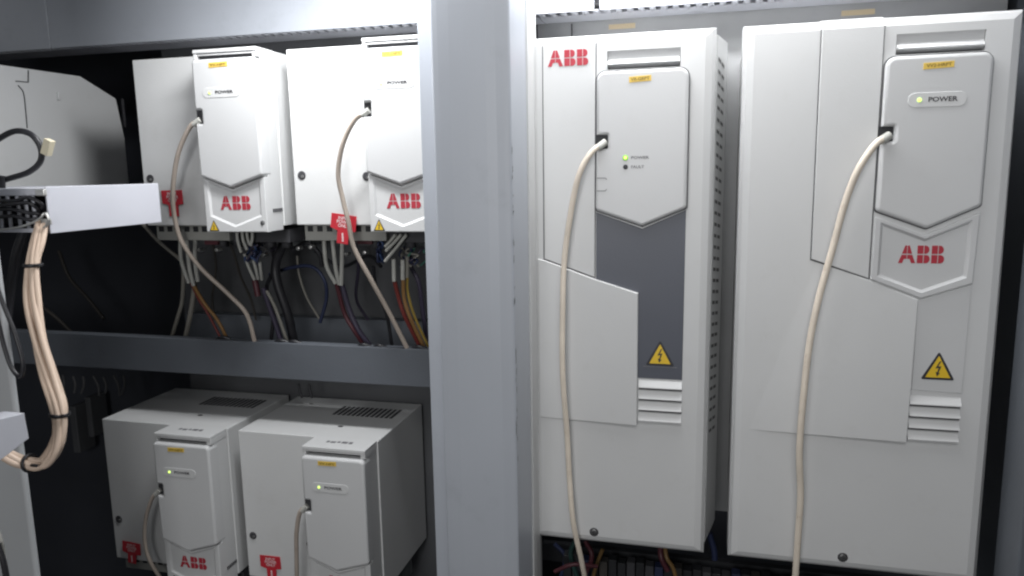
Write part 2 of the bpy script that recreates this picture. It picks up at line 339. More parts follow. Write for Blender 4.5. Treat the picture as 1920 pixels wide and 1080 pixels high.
# ------------------------------------------------------------------ the small drives
def small_drive(X, Z, label):
    t = thing('motor_drive', (X, FY, Z), label, 'motor drive', 'small motor drives')
    G = lambda pts: [(X+a, Z+b) for a, b in pts]
    # body: wide sheet-steel box behind, with a plate front
    b = MB().box(X-.117, X+.0878, FY+.036, FY+.192, Z-.2126, Z); body = obj('body', b, 'sheet', t, bevel=.0012)
    b = MB()
    b.box(X+.0005, X+.0860, FY+.008, FY+.0355, Z-.2175, Z-.0035); b.box(X, X+.0865, FY, FY+.0365, Z-.0032, Z+.0008)
    b.box(X, X+.0045, FY+.001, FY+.0355, Z-.0105, Z-.0032); b.box(X+.0800, X+.0865, FY+.001, FY+.0355, Z-.0105, Z-.0032)
    b.box(X+.0030, X+.0822, FY+.0015, FY+.004, Z-.0062, Z-.0040)
    box = obj('control_box', b, 'plastic', t, bevel=.0006)
    obj('latch_slot', MB().box(X+.0046, X+.0799, FY+.0070, FY+.0079, Z-.0103, Z-.0034), 'slot', box)
    cov = G([(0, -.011), (0, -.0700), (.0092, -.0700), (.0092, -.0862), (0.0, -.0862), (.0, -.149), (.0415, -.1635), (.0865, -.1490), (.0865, -.011)])
    cov = rounded(cov, [.005, 0, .001, .001, 0, .0042, .0045, .0042, .006])
    c = MB().plate(cov, FY-.0045, FY+.014, .0032, 4); cover = obj('control_cover', c, 'cover', t)
    obj('cable_port', MB().box(X-.0012, X+.0095, FY+.001, FY+.0078, Z-.0864, Z-.0698), 'slot', t)
    # logo panel under the cover
    o_ = G([(.0004, -.1505), (.0415, -.1655), (.0862, -.1510), (.0862, -.2176), (.0415, -.2176), (.0004, -.2176)])
    i_ = G([(.0090, -.1580), (.0415, -.1705), (.0770, -.1580), (.0765, -.1965), (.0415, -.2090), (.0098, -.1965)])
    lp = obj('logo_panel', MB().ring(o_, i_, FY-.0004, FY+.0014, FY+.0080), 'plastic', t)
    logo(X+.0215, X+.0645, Z-.1905, Z-.1735, FY+.0010, t)
    warning(X+.0045, X+.0190, Z-.2165, Z-.2025, FY-.0009, t)
    screw(X+.0795, Z-.2065, .0032, FY-.0002, t)
    l = MB(); flat(l, G([(.0245, -.0215), (.0500, -.0208), (.0500, -.0150), (.0245, -.0157)]), FY-.0049); lb = obj('name_label', l, 'yellow', t)
    text('label_text', 'VV-HPT', X+.0265, X+.048, Z-.0184, FY-.0053, 'brownink', lb, h=.0030)
    pl = rounded(G([(.0135, -.0563), (.0640, -.0563), (.0640, -.0443), (.0135, -.0443)]), .0055)
    pr = obj('power_window', MB().plate(pl, FY-.0049, FY-.0040, .0002, 1), 'plastic', t)
    obj('power_light', MB().disc(X+.0235, Z-.0504, .0016, FY-.0058, FY-.0045), 'led', pr)
    text('power_text', 'POWER', X+.0312, X+.0555, Z-.0500, FY-.0052, 'ink', pr, h=.0036)
    for u, w in ((-.1058, -.151), (-.0185, -.1535)):
        h = obj('screw_hole', MB().disc(X+u, Z+w, .0054, FY+.0350, FY+.037), 'slot', t)
        obj('hole_screw', MB().disc(X+u+.0014, Z+w-.0016, .0022, FY+.0345, FY+.036), 'steel', h)
    v = MB()
    for k in range(7): v.box(X+.0859, X+.0868, FY+.014+k*.0032, FY+.0155+k*.0032, Z-.1945, Z-.1900)
    obj('side_vent', v, 'slot', t)
    v = MB()
    for k in range(13):
        a = X-.022+k*.0073
        v.add([(a, FY+.122, Z+.0004), (a+.0045, FY+.122, Z+.0004), (a+.0045, FY+.160, Z+.0004), (a, FY+.160, Z+.0004), (a, FY+.122, Z-.0006), (a+.0045, FY+.122, Z-.0006), (a+.0045, FY+.160, Z-.0006), (a, FY+.160, Z-.0006)],
              [(0, 1, 2, 3), (0, 4, 5, 1), (1, 5, 6, 2), (2, 6, 7, 3), (3, 7, 4, 0)])
    obj('top_grille', v, 'slot', t)
    v = MB(); n = 12
    v.add([(X+.014+.004*math.cos(6.283*k/n), FY+.078+.003*math.sin(6.283*k/n), Z+.0004) for k in range(n)], [tuple(range(n))])
    obj('top_hole', v, 'slot', t)
    v = MB()
    for a, w in ((.024, .004), (.030, .007), (.039, .004), (.045, .008), (.055, .005)): v.box(X+a, X+a+w, FY+.017+random.random()*.002, FY+.0225+random.random()*.002, Z+.0008, Z+.0010)
    obj('top_marking', v, 'greyink', t)
    # terminal strip under the body
    v = MB()
    v.box(X-.112, X-.001, FY+.046, FY+.075, Z-.2330, Z-.2128); tm = obj('terminal_block', v, 'term', t, bevel=.0008)
    v = MB()
    for k in range(8): v.box(X-.1075+k*.0133, X-.1002+k*.0133, FY+.0453, FY+.047, Z-.2215, Z-.2145)
    obj('terminal_hole', v, 'black', tm)
    v = MB()
    for k in range(5): v.box(X-.028+k*.024, X-.019+k*.024, FY+.058, FY+.07, Z-.2430, Z-.2330)
    v.box(X+.002, X+.085, FY+.05, FY+.09, Z-.2350, Z-.2180)
    obj('gland_plate', v, 'slot', t)
    obj('mounting_foot', MB().box(X-.110, X+.080, FY+.110, FY+.150, Z-.2460, Z-.2126), 'foot', t, bevel=.001)
    return t
def kids(o): return [c for c in bpy.data.objects if c.parent == o]
def copy_tree(o, parent=None):
    ks = kids(o); c = o.copy(); S.collection.objects.link(c)
    if parent is not None: c.parent = parent
    for k in ks: copy_tree(k, c)
    return c
d0 = small_drive(-.597, .1480, 'grey drive at left of the upper row, its wide plate beside the lilac duct')
for X, Z, lab in ((-.3755, .1490, 'brightly lit grey drive in the upper row, partly hidden by the steel post'),
                  (-.7050, -.3405, 'grey drive at left of the lower row, right of the dark gap'),
                  (-.4840, -.3415, 'grey drive in the lower row beside the steel post, vent grille showing on its top')):
    c = copy_tree(d0); c.location = (X, FY, Z); c['label'] = lab
    for o in kids(c):
        if o.name.startswith('name_label'): o.location.x += random.uniform(-.0015, .0015); o.location.z += random.uniform(-.0006, .0006)
# big drive at far left, seen on its side
t = thing('side_drive', (-1.0, .8, -.12), 'large grey drive at far left seen from its plain side', 'motor drive')
b = MB().rings([[(x, y, z) for y, z in ((.60, .146), (.925, .146), (.990, .120), (1.0, .06), (1.0, -.066), (.60, -.066))] for x in (-1.10, -.880)])
obj('body', b, 'sheet', t, bevel=.003)
s = MB()
def sline(a, b_, w=.0010):
    a = Vector(a); b_ = Vector(b_); d = (b_-a).normalized(); n_ = Vector((-d.y, d.x))*w/2
    q = [a+n_, b_+n_, b_-n_, a-n_]; s.add([(-.8797, v.x, v.y) for v in q]+[(-.8785, v.x, v.y) for v in q], [(3, 2, 1, 0), (4, 5, 6, 7), (0, 1, 5, 4), (1, 2, 6, 5), (2, 3, 7, 6), (3, 0, 4, 7)])
sp = [atx(x, y, -.88) for x, y in ((52, 132), (52, 154), (29, 152))]
for i in range(2): sline((sp[i].y, sp[i].z), (sp[i+1].y, sp[i+1].z))
sp = spline([atx(x, y, -.88) for x, y in ((33, 160), (43, 174), (47, 205), (50, 240))], 4)
for i in range(len(sp)-1): sline((sp[i].y, sp[i].z), (sp[i+1].y, sp[i+1].z), .0009)
obj('side_seam', s, 'darkseam', t)
a, b_ = atx(105, 172, -.88), atx(112, 188, -.88)
obj('side_tab', MB().box(-.8815, -.877, a.y, b_.y, b_.z, a.z), 'plastic', t, bevel=.001)
a, b_ = atx(228, 185, -.88), atx(236, 238, -.88)
obj('side_opening', MB().box(-.8815, -.8792, a.y, b_.y, b_.z, a.z), 'slot', t)
# ------------------------------------------------------------------ the large drives
def big_shell(t, x0, x1, z0, z1, bev, holes):
    xi0, xi1, zi0, zi1 = x0+bev, x1-bev, z0+bev*.82, z1-bev*.9
    mb = MB(); holed(mb, xi0, xi1, zi0, zi1, FY, holes, .010)
    R = [[(xi0, FY, zi0), (xi1, FY, zi0), (xi1, FY, zi1), (xi0, FY, zi1)], [(x0+bev*.35, FY+bev*.20, z0+bev*.30), (x1-bev*.35, FY+bev*.20, z0+bev*.30), (x1-bev*.35, FY+bev*.25, z1-bev*.3), (x0+bev*.35, FY+bev*.25, z1-bev*.3)],
         [(x0, FY+bev*.5, z0), (x1, FY+bev*.5, z0), (x1, FY+bev*1.1, z1), (x0, FY+bev*1.1, z1)], [(x0, FY+.035, z0), (x1, FY+.035, z0), (x1, FY+.035, z1), (x0, FY+.035, z1)]]
    mb.rings(R, close=False); obj('front_cover', weld(mb), 'plastic', t)
def latch(t, x0, x1, z0, z1):
    y = FY; h = z1-z0
    P = [(y+.0002, z1), (y+.0026, z1-h*.22), (y+.0030, z1-h*.42), (y-.0002, z1-h*.64), (y-.0010, z1-h*.70), (y-.0004, z1-h*.76), (y+.0065, z1-h*.86), (y+.009, z1-h*.88), (y+.0095, z1)]
    l = obj('latch', MB().profx(P, x0+.0006, x1-.0006), 'cover', t)
    obj('latch_gap', MB().box(x0, x1, y+.0085, y+.0098, z0, z1-h*.88), 'slot', t)
def louvres(t, x0, x1, z1, z0, n=4):
    p_ = (z1-z0)/n; mb = MB(); y = FY
    for k in range(n):
        a = z1-k*p_
        mb.profx([(y+.0015, a), (y-.0002, a-p_*.12), (y-.0052, a-p_*.70), (y-.0052, a-p_*.78), (y+.0010, a-p_*.86), (y+.0015, a-p_*.86)], x0, x1)
    v = obj('vent_louvre', mb, 'plastic', t)
    m2 = MB()
    for k in range(n-1):
        a = z1-(k+1)*p_; m2.box(x0, x1, y-.0012, y+.001, a, a+p_*.15)
    obj('louvre_gap', m2, 'slot', v)
# --- widest drive
D = thing('large_drive', (.16, .9, -.43), 'widest and rightmost grey drive with a plain light front', 'motor drive', 'large motor drives')
big_shell(D, .0375, .2850, -.4300, .1385, .0105, [(.1768, .2525, .1022, .1212)])
obj('body', MB().box(.0435, .2785, FY+.0352, .998, -.420, .130), 'sheet', D, bevel=.0015)
latch(D, .1768, .2525, .1022, .1212)
obj('centre_panel', MB().rings([[(x, FY+.011, z) for x, z in ((.1100, -.0945), (.1643, -.1135), (.1658, .1396), (.1098, .1394))], [(x, FY-.0010, z) for x, z in ((.1100, -.0945), (.1643, -.1135), (.1656, .1302), (.1100, .1300))], [(x, FY-.0016, z) for x, z in ((.1106, -.0940), (.1638, -.1125), (.1650, .1294), (.1106, .1292))]]), 'plastic', D)
obj('panel_seam', MB().plate([(.1088, -.0958), (.1656, -.1150), (.1663, .1300), (.1088, .1300)], FY-.0004, FY+.0006, .0001, 1), 'darkseam', D)
fl = MB(); Fp = [(x, z, .8002-.0370*(x-.0490-(z+.2805)*.3281)) for x, z in ((.0490, -.2805), (.2083, -.2812), (.2104, -.1334), (.1644, -.1148), (.1096, -.0958))]
fl.rings([[(x, FY+.0010, z) for x, z, y in Fp], [(x, y+.0005, z) for x, z, y in Fp], [(a[0], y, a[1]) for a, y in zip(inset([(x, z) for x, z, y in Fp], .0008), [q[2] for q in Fp])]])
obj('terminal_flap', fl, 'plastic', D)
obj('cover_gap_shade', MB().plate(rounded([(.1655, -.0468), (.2131, -.0646), (.2605, -.0420), (.2609, .1018), (.1666, .1014)], [.004, .003, .004, .010, .010]), FY-.0004, FY+.0006, .0001, 1), 'darkseam', D)  # dark sheet stands in for shade in the gap around the cover
cv = rounded([(.1666, -.0458), (.2130, -.0633), (.2592, -.0412), (.2597, .1006), (.1679, .1002), (.1675, .0352), (.1785, .0352), (.1788, .0212), (.1674, .0212)], [.005, .0055, .005, .009, .009, 0, .0012, .0012, 0])
obj('control_cover', MB().plate(cv, FY-.0058, FY+.0004, .0035, 4), 'cover', D)
obj('cable_port', MB().box(.1656, .1790, FY-.0012, FY+.0008, .0208, .0356), 'black', D)
obj('power_window', MB().plate(rounded([(.1886, .0520), (.2388, .0520), (.2386, .0658), (.1886, .0658)], .0062), FY-.0062, FY-.0052, .0003, 1), 'plastic', D)
pw = [o for o in kids(D) if o.name.startswith('power_window')][0]
obj('power_light', MB().disc(.1985, .0590, .0018, FY-.0072, FY-.0058), 'led', pw)
text('power_text', 'POWER', .2062, .2312, .0592, FY-.0065, 'ink', pw, h=.0046)
q = MB(); flat(q, [(.2000, .0868), (.2262, .0880), (.2262, .0938), (.2000, .0928)], FY-.0061); lb = obj('name_label', q, 'yellow', D)
text('label_text', 'VV2-HRPT', .2025, .2240, .0905, FY-.0065, 'brownink', lb, h=.0030, rot=.04)
o_ = [(.1664, -.0512), (.2130, -.0690), (.2592, -.0480), (.2574, -.1165), (.2127, -.1325), (.1660, -.1142)]
i_ = [(.1748, -.0610), (.2129, -.0760), (.2502, -.0590), (.2490, -.1090), (.2127, -.1240), (.1744, -.1090)]
obj('logo_panel', MB().ring(o_, i_, FY-.0032, FY-.0006, FY+.0004), 'cover', D)
logo(.1903, .2320, -.0975, -.0800, FY-.0010, D)
obj('lower_panel', MB().plate([(.2110, -.1345), (.2573, -.1180), (.2563, -.2280), (.2106, -.2265)], FY-.0012, FY+.0006, .0006, 2), 'cover', D)
warning(.2178, .2486, -.2147, -.1855, FY-.0017, D)
louvres(D, .2094, .2558, -.2310, -.2805)
screw(.1556, -.4160, .0053, FY-.0001, D)
# --- narrower drive
N = thing('large_drive', (-.086, .9, -.43), 'narrower large drive with a dark grey middle panel, right of the steel post', 'motor drive', 'large motor drives')
big_shell(N, -.1840, .0115, -.4300, .1392, .0105, [(-.0982, -.0238, .1018, .1206)])
bd = MB().profz([(-.1800, FY+.0352), (-.1800, .998), (.0180, .998), (.0245, FY+.074), (.0225, FY+.062), (.0125, FY+.0140), (.0085, FY+.0145), (.0085, FY+.0352)], -.4220, .1330)
obj('body', bd, 'sheet', N)
v = MB()
for k in range(34):
    z = .112-k*.0122
    a, b_ = Vector((.0138, FY+.0205)), Vector((.0206, FY+.0530)); d = (b_-a); nn = Vector((d.y, -d.x)).normalized()*.0004
    for s0, s1 in ((0, .42), (.55, 1)):
        q0, q1 = a+d*s0+nn, a+d*s1+nn; dz = .0050
        v.add([(q0.x, q0.y, z-dz*s0), (q1.x, q1.y, z-dz*s1), (q1.x, q1.y, z-.0036-dz*s1), (q0.x, q0.y, z-.0036-dz*s0)], [(0, 1, 2, 3)])
obj('side_vent', v, 'ventgrey', N)
latch(N, -.0982, -.0238, .1018, .1206)
obj('left_panel', MB().plate([(-.1672, -.0978), (-.1112, -.1176), (-.1105, .1300), (-.1665, .1298)], FY-.0014, FY+.004, .0009, 2), 'plastic', N)
obj('panel_seam', MB().plate([(-.1684, -.0988), (-.1105, -.1190), (-.1094, .1300), (-.1675, .1300)], FY-.0003, FY+.0006, .0001, 1), 'darkseam', N)
logo(-.1612, -.1172, .1075, .1240, FY-.0019, N)
fl = MB(); Fp = [(-.1745, -.2814, .7985), (-.0636, -.2822, .7935), (-.0637, -.1334, .7935), (-.1112, -.1190, .7956), (-.1672, -.0992, .7982), (-.1745, -.0980, .7985)]
fl.rings([[(x, FY+.0010, z) for x, z, y in Fp], [(x, y+.0008, z) for x, z, y in Fp], [(a[0], y, a[1]) for a, y in zip(inset([(x, z) for x, z, y in Fp], .0008), [q[2] for q in Fp])]])
obj('terminal_flap', fl, 'plastic', N)
obj('dark_panel', MB().plate([(-.1096, -.0430), (-.0600, -.0590), (-.0152, -.0400), (-.0158, -.2288), (-.0630, -.2288), (-.1100, -.2288)], FY-.0010, FY+.0005, .0005, 2), 'darkpanel', N)
rim = MB(); P_ = [(-.1098, -.0462), (-.0600, -.0640), (-.0148, -.0442)]
rim.plate([P_[0], P_[1], P_[2], (-.0148, -.0410), (-.0600, -.0600), (-.1098, -.0430)], FY-.0040, FY+.0004, .0006, 2)
obj('cover_rim', rim, 'cover', N)
obj('cover_gap_shade', MB().plate(rounded([(-.1105, -.0452), (-.0600, -.0625), (-.0136, -.0430), (-.0136, .1008), (-.1096, .1006)], [.004, .003, .004, .010, .010]), FY-.0042, FY+.0006, .0001, 1), 'darkseam', N)  # gap shade round this cover, again as a dark sheet
cv = rounded([(-.1096, -.0440), (-.0600, -.0610), (-.0148, -.0420), (-.0148, .0998), (-.1086, .0996), (-.1086, .0348), (-.0967, .0348), (-.0967, .0206), (-.1088, .0206)], [.005, .0055, .005, .009, .009, 0, .0012, .0012, 0])
obj('control_cover', MB().plate(cv, FY-.0075, FY-.0038, .0032, 4), 'cover', N)
obj('cable_port', MB().box(-.1100, -.0962, FY-.0050, FY-.0040, .0202, .0352), 'black', N)
q = MB()
for a, b_ in (((-.1080, -.0100), (-.0990, -.0100)), ((-.0990, -.0100), (-.0975, -.0116)), ((-.1080, -.0235), (-.0990, -.0235)), ((-.0990, -.0235), (-.0975, -.0218))):
    a = Vector(a); b_ = Vector(b_); d = (b_-a).normalized(); n_ = Vector((-d.y, d.x))*.0004
    flat(q, [tuple(a+n_), tuple(b_+n_), tuple(b_-n_), tuple(a-n_)], FY-.0078)
obj('pocket_outline', q, 'greyink', N)
g = obj('power_light', MB().disc(-.0780, .0107, .0030, FY-.0082, FY-.0072), 'ledring', N); obj('light_lens', MB().disc(-.0780, .0107, .0016, FY-.0088, FY-.0078), 'led', g)
obj('fault_light', MB().disc(-.0779, .0012, .0026, FY-.0082, FY-.0072), 'slot', N)
text('power_text', 'POWER', -.0720, -.0535, .0107, FY-.0078, 'greyink', N, h=.0030)
text('fault_text', 'FAULT', -.0720, -.0585, .0012, FY-.0078, 'greyink', N, h=.0030)
q = MB(); flat(q, [(-.0748, .0868), (-.0522, .0880), (-.0522, .0938), (-.0748, .0928)], FY-.0079); lb = obj('name_label', q, 'yellow', N)
text('label_text', 'VR-GRPT', -.0730, -.0540, .0904, FY-.0083, 'brownink', lb, h=.0032, rot=.04)
warning(-.0552, -.0242, -.2137, -.1852, FY-.0015, N)
q = MB(); flat(q, [(-.0580, -.2156), (-.0215, -.2156), (-.0215, -.2150), (-.0580, -.2150)], FY-.0013); obj('label_edge', q, 'greyink', N)
louvres(N, -.0622, -.0158, -.2290, -.2795)
screw(-.1120, -.4165, .0053, FY-.0001, N)
for D_, xs in ((N, (-.165, -.066, -.02)), (D, (.10, .20))):
    for x in xs: obj('bottom_clip', MB().box(x, x+.016, FY+.014, FY+.03, -.4340, -.4302), 'plastic', D_)
# ------------------------------------------------------------------ red tags
def rtag(X, Z, sc, rot, lab, y, stem=True):
    t = thing('warning_tag', (X, y, Z), lab, 'tag', 'red warning tags on the small drives')
    R_ = lambda a, b: (X+sc*(a*math.cos(rot)-b*math.sin(rot)), Z+sc*(a*math.sin(rot)+b*math.cos(rot)))
    q = MB(); q.plate([R_(*p_) for p_ in ((-.0160, 0), (.0160, 0), (.0165, -.0185), (.0085, -.0195), (.0080, -.0345), (-.0065, -.0345), (-.0068, -.0195), (-.0160, -.0170))], y-.0009, y, .0002, 1)
    o = obj('tag_sheet', q, 'tagred', t)
    c = R_(0.001, -.0088); text('tag_text', 'INPUT\nPOWER\nONLY', c[0]-.0092*sc, c[0]+.0092*sc, c[1], y-.0013, 'tagwhite', t, h=.0128*sc, rot=rot)
    c = R_(.0008, -.0268); m_ = MB(); w, h = .0011*sc, .0052*sc; flat(m_, [(c[0]-w, c[1]-h), (c[0]+w, c[1]-h), (c[0]+w, c[1]+h), (c[0]-w, c[1]+h)], y-.0013); obj('tag_mark', m_, 'tagwhite', t)
rtag(-.6713, -.0185, .98, .01, 'red tag low on the left drive of the upper row, behind its cable', .8355)
rtag(-.4255, -.0505, 1.05, -.14, 'tilted red tag hanging at the bottom edge of the upper drive beside the steel post', .8340)
rtag(-.7915, -.5245, .95, -.08, 'red tag at the bottom left corner of the lower left drive', .8340)
rtag(-.5655, -.5195, .98, .02, 'red tag on the lower drive beside the steel post', .8355)
# ------------------------------------------------------------------ cables
def cable(name, pts, r, m, lab, cat='cable', group=None, n=10, step=6):
    return tag(obj(name, MB().tube([p if isinstance(p, Vector) else at(*p) for p in pts], r, n, step), m), lab, cat, group)
GP = 'cream patch cables plugged into the drives'
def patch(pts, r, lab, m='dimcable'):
    P_ = [at(*p) for p in pts]
    t = thing('patch_cable', P_[0], lab, 'cable', GP)
    obj('cable_sheath', MB().tube(P_, r, 12, 8), m, t)
    d = (P_[1]-P_[0]).normalized(); obj('plug_boot', MB().tube([P_[0]-d*.002, P_[0]+d*.009], r*1.25, 10), 'wwire', t)
patch([(1664, 256, .794), (1640, 272, .784), (1608, 320, .780), (1583, 385, .782), (1560, 470, .782), (1535, 560, .782), (1517, 650, .781), (1505, 760, .778), (1499, 850, .780), (1501, 930, .784), (1496, 1010, .786), (1490, 1100, .79)], .0034, 'cream cable hanging down the front of the widest drive', 'cable')
patch([(1133, 268, .792), (1108, 287, .784), (1085, 330, .781), (1070, 400, .783), (1058, 490, .784), (1055, 580, .781), (1055, 700, .780), (1063, 810, .786), (1068, 900, .788), (1075, 980, .788), (1090, 1050, .80), (1102, 1110, .82)], .0031, 'cream cable hanging down the front of the drive with the dark panel', 'cable')
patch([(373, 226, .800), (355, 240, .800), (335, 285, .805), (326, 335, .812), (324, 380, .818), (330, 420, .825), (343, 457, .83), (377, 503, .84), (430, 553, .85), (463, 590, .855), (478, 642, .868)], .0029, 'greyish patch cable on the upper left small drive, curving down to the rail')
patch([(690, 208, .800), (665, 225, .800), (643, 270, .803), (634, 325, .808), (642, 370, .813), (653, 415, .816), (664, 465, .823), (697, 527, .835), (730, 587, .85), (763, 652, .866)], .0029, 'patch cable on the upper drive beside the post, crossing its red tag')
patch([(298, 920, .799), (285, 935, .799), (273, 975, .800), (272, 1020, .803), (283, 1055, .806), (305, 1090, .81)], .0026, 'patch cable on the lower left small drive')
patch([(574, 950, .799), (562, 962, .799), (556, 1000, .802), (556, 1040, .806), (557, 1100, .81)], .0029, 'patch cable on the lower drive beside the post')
GW = 'sleeved power wires under the upper drives'
R = .0027
for pts, m, lab in (
 ([(338, 445, .862), (340, 487, .865), (354, 530, .875)], 'wwire', 'leftmost white sleeved wire under the upper left drive'),
 ([(350, 445, .862), (355, 500, .866), (363, 535, .875)], 'wwire', 'middle white sleeved wire under the upper left drive'),
 ([(366, 445, .862), (366, 490, .866), (371, 527, .875)], 'wwire', 'rightmost of the three white sleeved wires under the upper left drive'),
 ([(607, 445, .862), (612, 497, .866), (629, 531, .875)], 'wwire', 'leftmost white sleeved wire under the tilted red tag'),
 ([(623, 445, .862), (629, 500, .866), (636, 533, .875)], 'wwire', 'middle white sleeved wire right under the tilted red tag'),
 ([(642, 445, .862), (641, 490, .866), (640, 534, .875)], 'wwire', 'rightmost white sleeved wire right under the tilted red tag'),
 ([(738, 485, .862), (739, 527, .866)], 'wwire', 'short white sleeve above the red wire beside the post'),
 ([(755, 487, .862), (755, 524, .866)], 'wwire', 'short white sleeve above the orange wire beside the post'),
 ([(764, 480, .868), (763, 520, .872)], 'gcable', 'grey sleeve above the blue wire beside the post')):
    cable('power_wire', pts, R, m, lab, 'wire', GW)
for pts, r, m, lab in (
 ([(362, 533, .877), (375, 556, .885), (390, 578, .89), (405, 596, .895), (421, 625, .90), (430, 650, .91)], .0024, 'orange', 'orange wire under the upper left drive'),
 ([(358, 530, .880), (372, 560, .890), (390, 588, .895), (412, 630, .90)], .0017, 'redw', 'thin red wire beside the orange wire under the upper left drive'),
 ([(345, 500, .885), (342, 560, .89), (335, 590, .89), (318, 645, .90)], .0028, 'gcable', 'dusty grey cable, left one of the pair below the upper left drive'),
 ([(366, 530, .885), (362, 560, .89), (355, 600, .89), (345, 645, .90)], .0035, 'gcable', 'dusty grey cable, right one of the pair below the upper left drive'),
 ([(266, 418, .84), (290, 445, .85), (312, 465, .865), (345, 492, .88)], .0024, 'gcable', 'grey cable slanting from the end of the lilac duct'),
 ([(478, 525, .885), (484, 555, .885)], .0042, 'maroon', 'dark red wire bunch under the white control wires'),
 ([(494, 540, .885), (505, 575, .89), (518, 610, .895), (530, 650, .90)], .0035, 'purple', 'purple cable behind the rail, middle of the bay'),
 ([(500, 545, .880), (517, 580, .885), (540, 645, .90)], .0022, 'gcable', 'thin grey cable beside the purple cable'),
 ([(542, 400, .90), (538, 440, .90), (518, 490, .905), (520, 530, .905), (540, 590, .91), (553, 650, .92)], .0065, 'blackc', 'thick black cable hanging between the two upper drives'),
 ([(505, 515, .925), (545, 502, .925), (585, 500, .925), (608, 525, .925), (612, 560, .93), (600, 605, .93)], .0025, 'navy', 'dark navy cable loop on the back plate between the upper drives'),
 ([(557, 480, .935), (561, 515, .935), (575, 557, .935), (600, 600, .94)], .0016, 'gcable', 'thin pale wire hanging on the back plate'),
 ([(631, 532, .88), (646, 587, .89), (663, 618, .89), (684, 650, .90)], .0030, 'maroon', 'dark red wire below the white sleeves and tilted tag'),
 ([(641, 533, .885), (655, 580, .89), (672, 618, .892), (695, 650, .90)], .0036, 'purple', 'dark purple wire right of the dark red one'),
 ([(740, 528, .868), (748, 560, .875), (760, 595, .88), (790, 655, .90)], .0028, 'redw', 'red wire beside the post'),
 ([(756, 523, .868), (758, 560, .875), (771, 600, .88), (797, 655, .90)], .0026, 'orange', 'orange and yellow wire beside the post'),
 ([(764, 520, .875), (764, 545, .88), (776, 590, .885), (803, 650, .90)], .0019, 'yel', 'yellow wire nearest the post'),
 ([(110, 470, 1.05), (130, 520, 1.05), (165, 560, 1.05), (195, 598, 1.05)], .003, 'dim', 'dim grey cable on the dark back wall'),
 ([(80, 575, 1.0), (110, 600, 1.0), (145, 635, 1.0)], .003, 'dim', 'dim curved cable above the left end of the rail')):
    cable('hanging_wire', pts, r, m, lab, 'wire')
GC = 'thin control wires under the upper drives'
for i, pts in enumerate(([(444, 432, .842), (446, 452, .842), (452, 473, .845)], [(454, 432, .842), (456, 450, .842), (463, 468, .845)], [(463, 432, .842), (464, 445, .842), (468, 458, .845)], [(473, 432, .842), (473, 448, .842), (470, 460, .845)],
    [(458, 476, .86), (466, 500, .865), (477, 524, .875)], [(475, 488, .86), (480, 505, .865), (484, 523, .875)], [(487, 492, .86), (489, 508, .865), (491, 524, .875)])):
    cable('control_wire', pts, .0020, 'wwire', ['first', 'second', 'third', 'fourth', 'slanting lower', 'middle lower', 'right lower'][i]+' white control wire from the left under the upper left drive', 'wire', GC)
for i, pts in enumerate(([(762, 440, .842), (745, 462, .845), (722, 490, .85)], [(752, 440, .842), (738, 456, .845), (724, 470, .85)], [(742, 440, .845), (732, 452, .848), (722, 462, .85)])):
    cable('control_wire', pts, .0020, 'wwire', ['long', 'middle', 'short'][i]+' white control wire slanting under the upper drive beside the post', 'wire', GC)
def tangle(px, py, Y, w, h, n, mats, lab, r=.0014):
    t = thing('wire_tangle', at(px, py, Y), lab, 'wires')
    for k in range(n):
        P_ = []; a = random.uniform(-w, w)*.5
        for j in range(5):
            P_.append(at(px+a+random.uniform(-w, w)*.35, py-h/2+h*j/4+random.uniform(-3, 3), Y+random.uniform(-.008, .012)))
        obj('wire', MB().tube(P_, r, 7, 5), mats[k % len(mats)], t)
tangle(476, 474, .862, 22, 34, 8, ['navy', 'bluew', 'navy', 'purple'], 'tangle of blue wires under the upper left drive')
tangle(500, 462, .875, 26, 22, 5, ['blackc', 'purple', 'navy'], 'dark wire ends right of the blue tangle')
tangle(714, 468, .862, 16, 46, 6, ['navy', 'bluew', 'navy'], 'tangle of navy wires left of the slanting white wires')
tangle(778, 480, .872, 40, 34, 8, ['navy', 'gcable', 'purple', 'green'], 'mixed wire tangle beside the steel post')
for px, py, lab in ((396, 442, 'dark red tag end under the upper left drive'), (684, 440, 'dark red block under the tilted red tag')):
    c = at(px, py, .855); tag(obj('fuse_block', MB().box(c.x-.010, c.x+.010, .853, .866, c.z-.012, c.z+.012), 'maroon', bevel=.001), lab, 'terminal')
G8 = 'bright screw ends under the upper drives'
for k, (px, py) in enumerate(((378, 468), (410, 468), (497, 478), (562, 465), (585, 463), (652, 476), (686, 473), (781, 485))):
    c = at(px, py, .89); tag(obj('stud', MB().disc(c.x, c.z, .0026, .884, .895, 10), 'metal'), 'small bright screw end under the upper drives, '+['between grey sleeves and dark red end', 'under the left warning sign', 'right of the blue tangle', 'left of the gap cable, upper', 'above the thin pale wire', 'just right of the tag sleeves', 'under the dark red block', 'closest to the post'][k], 'screw', G8)
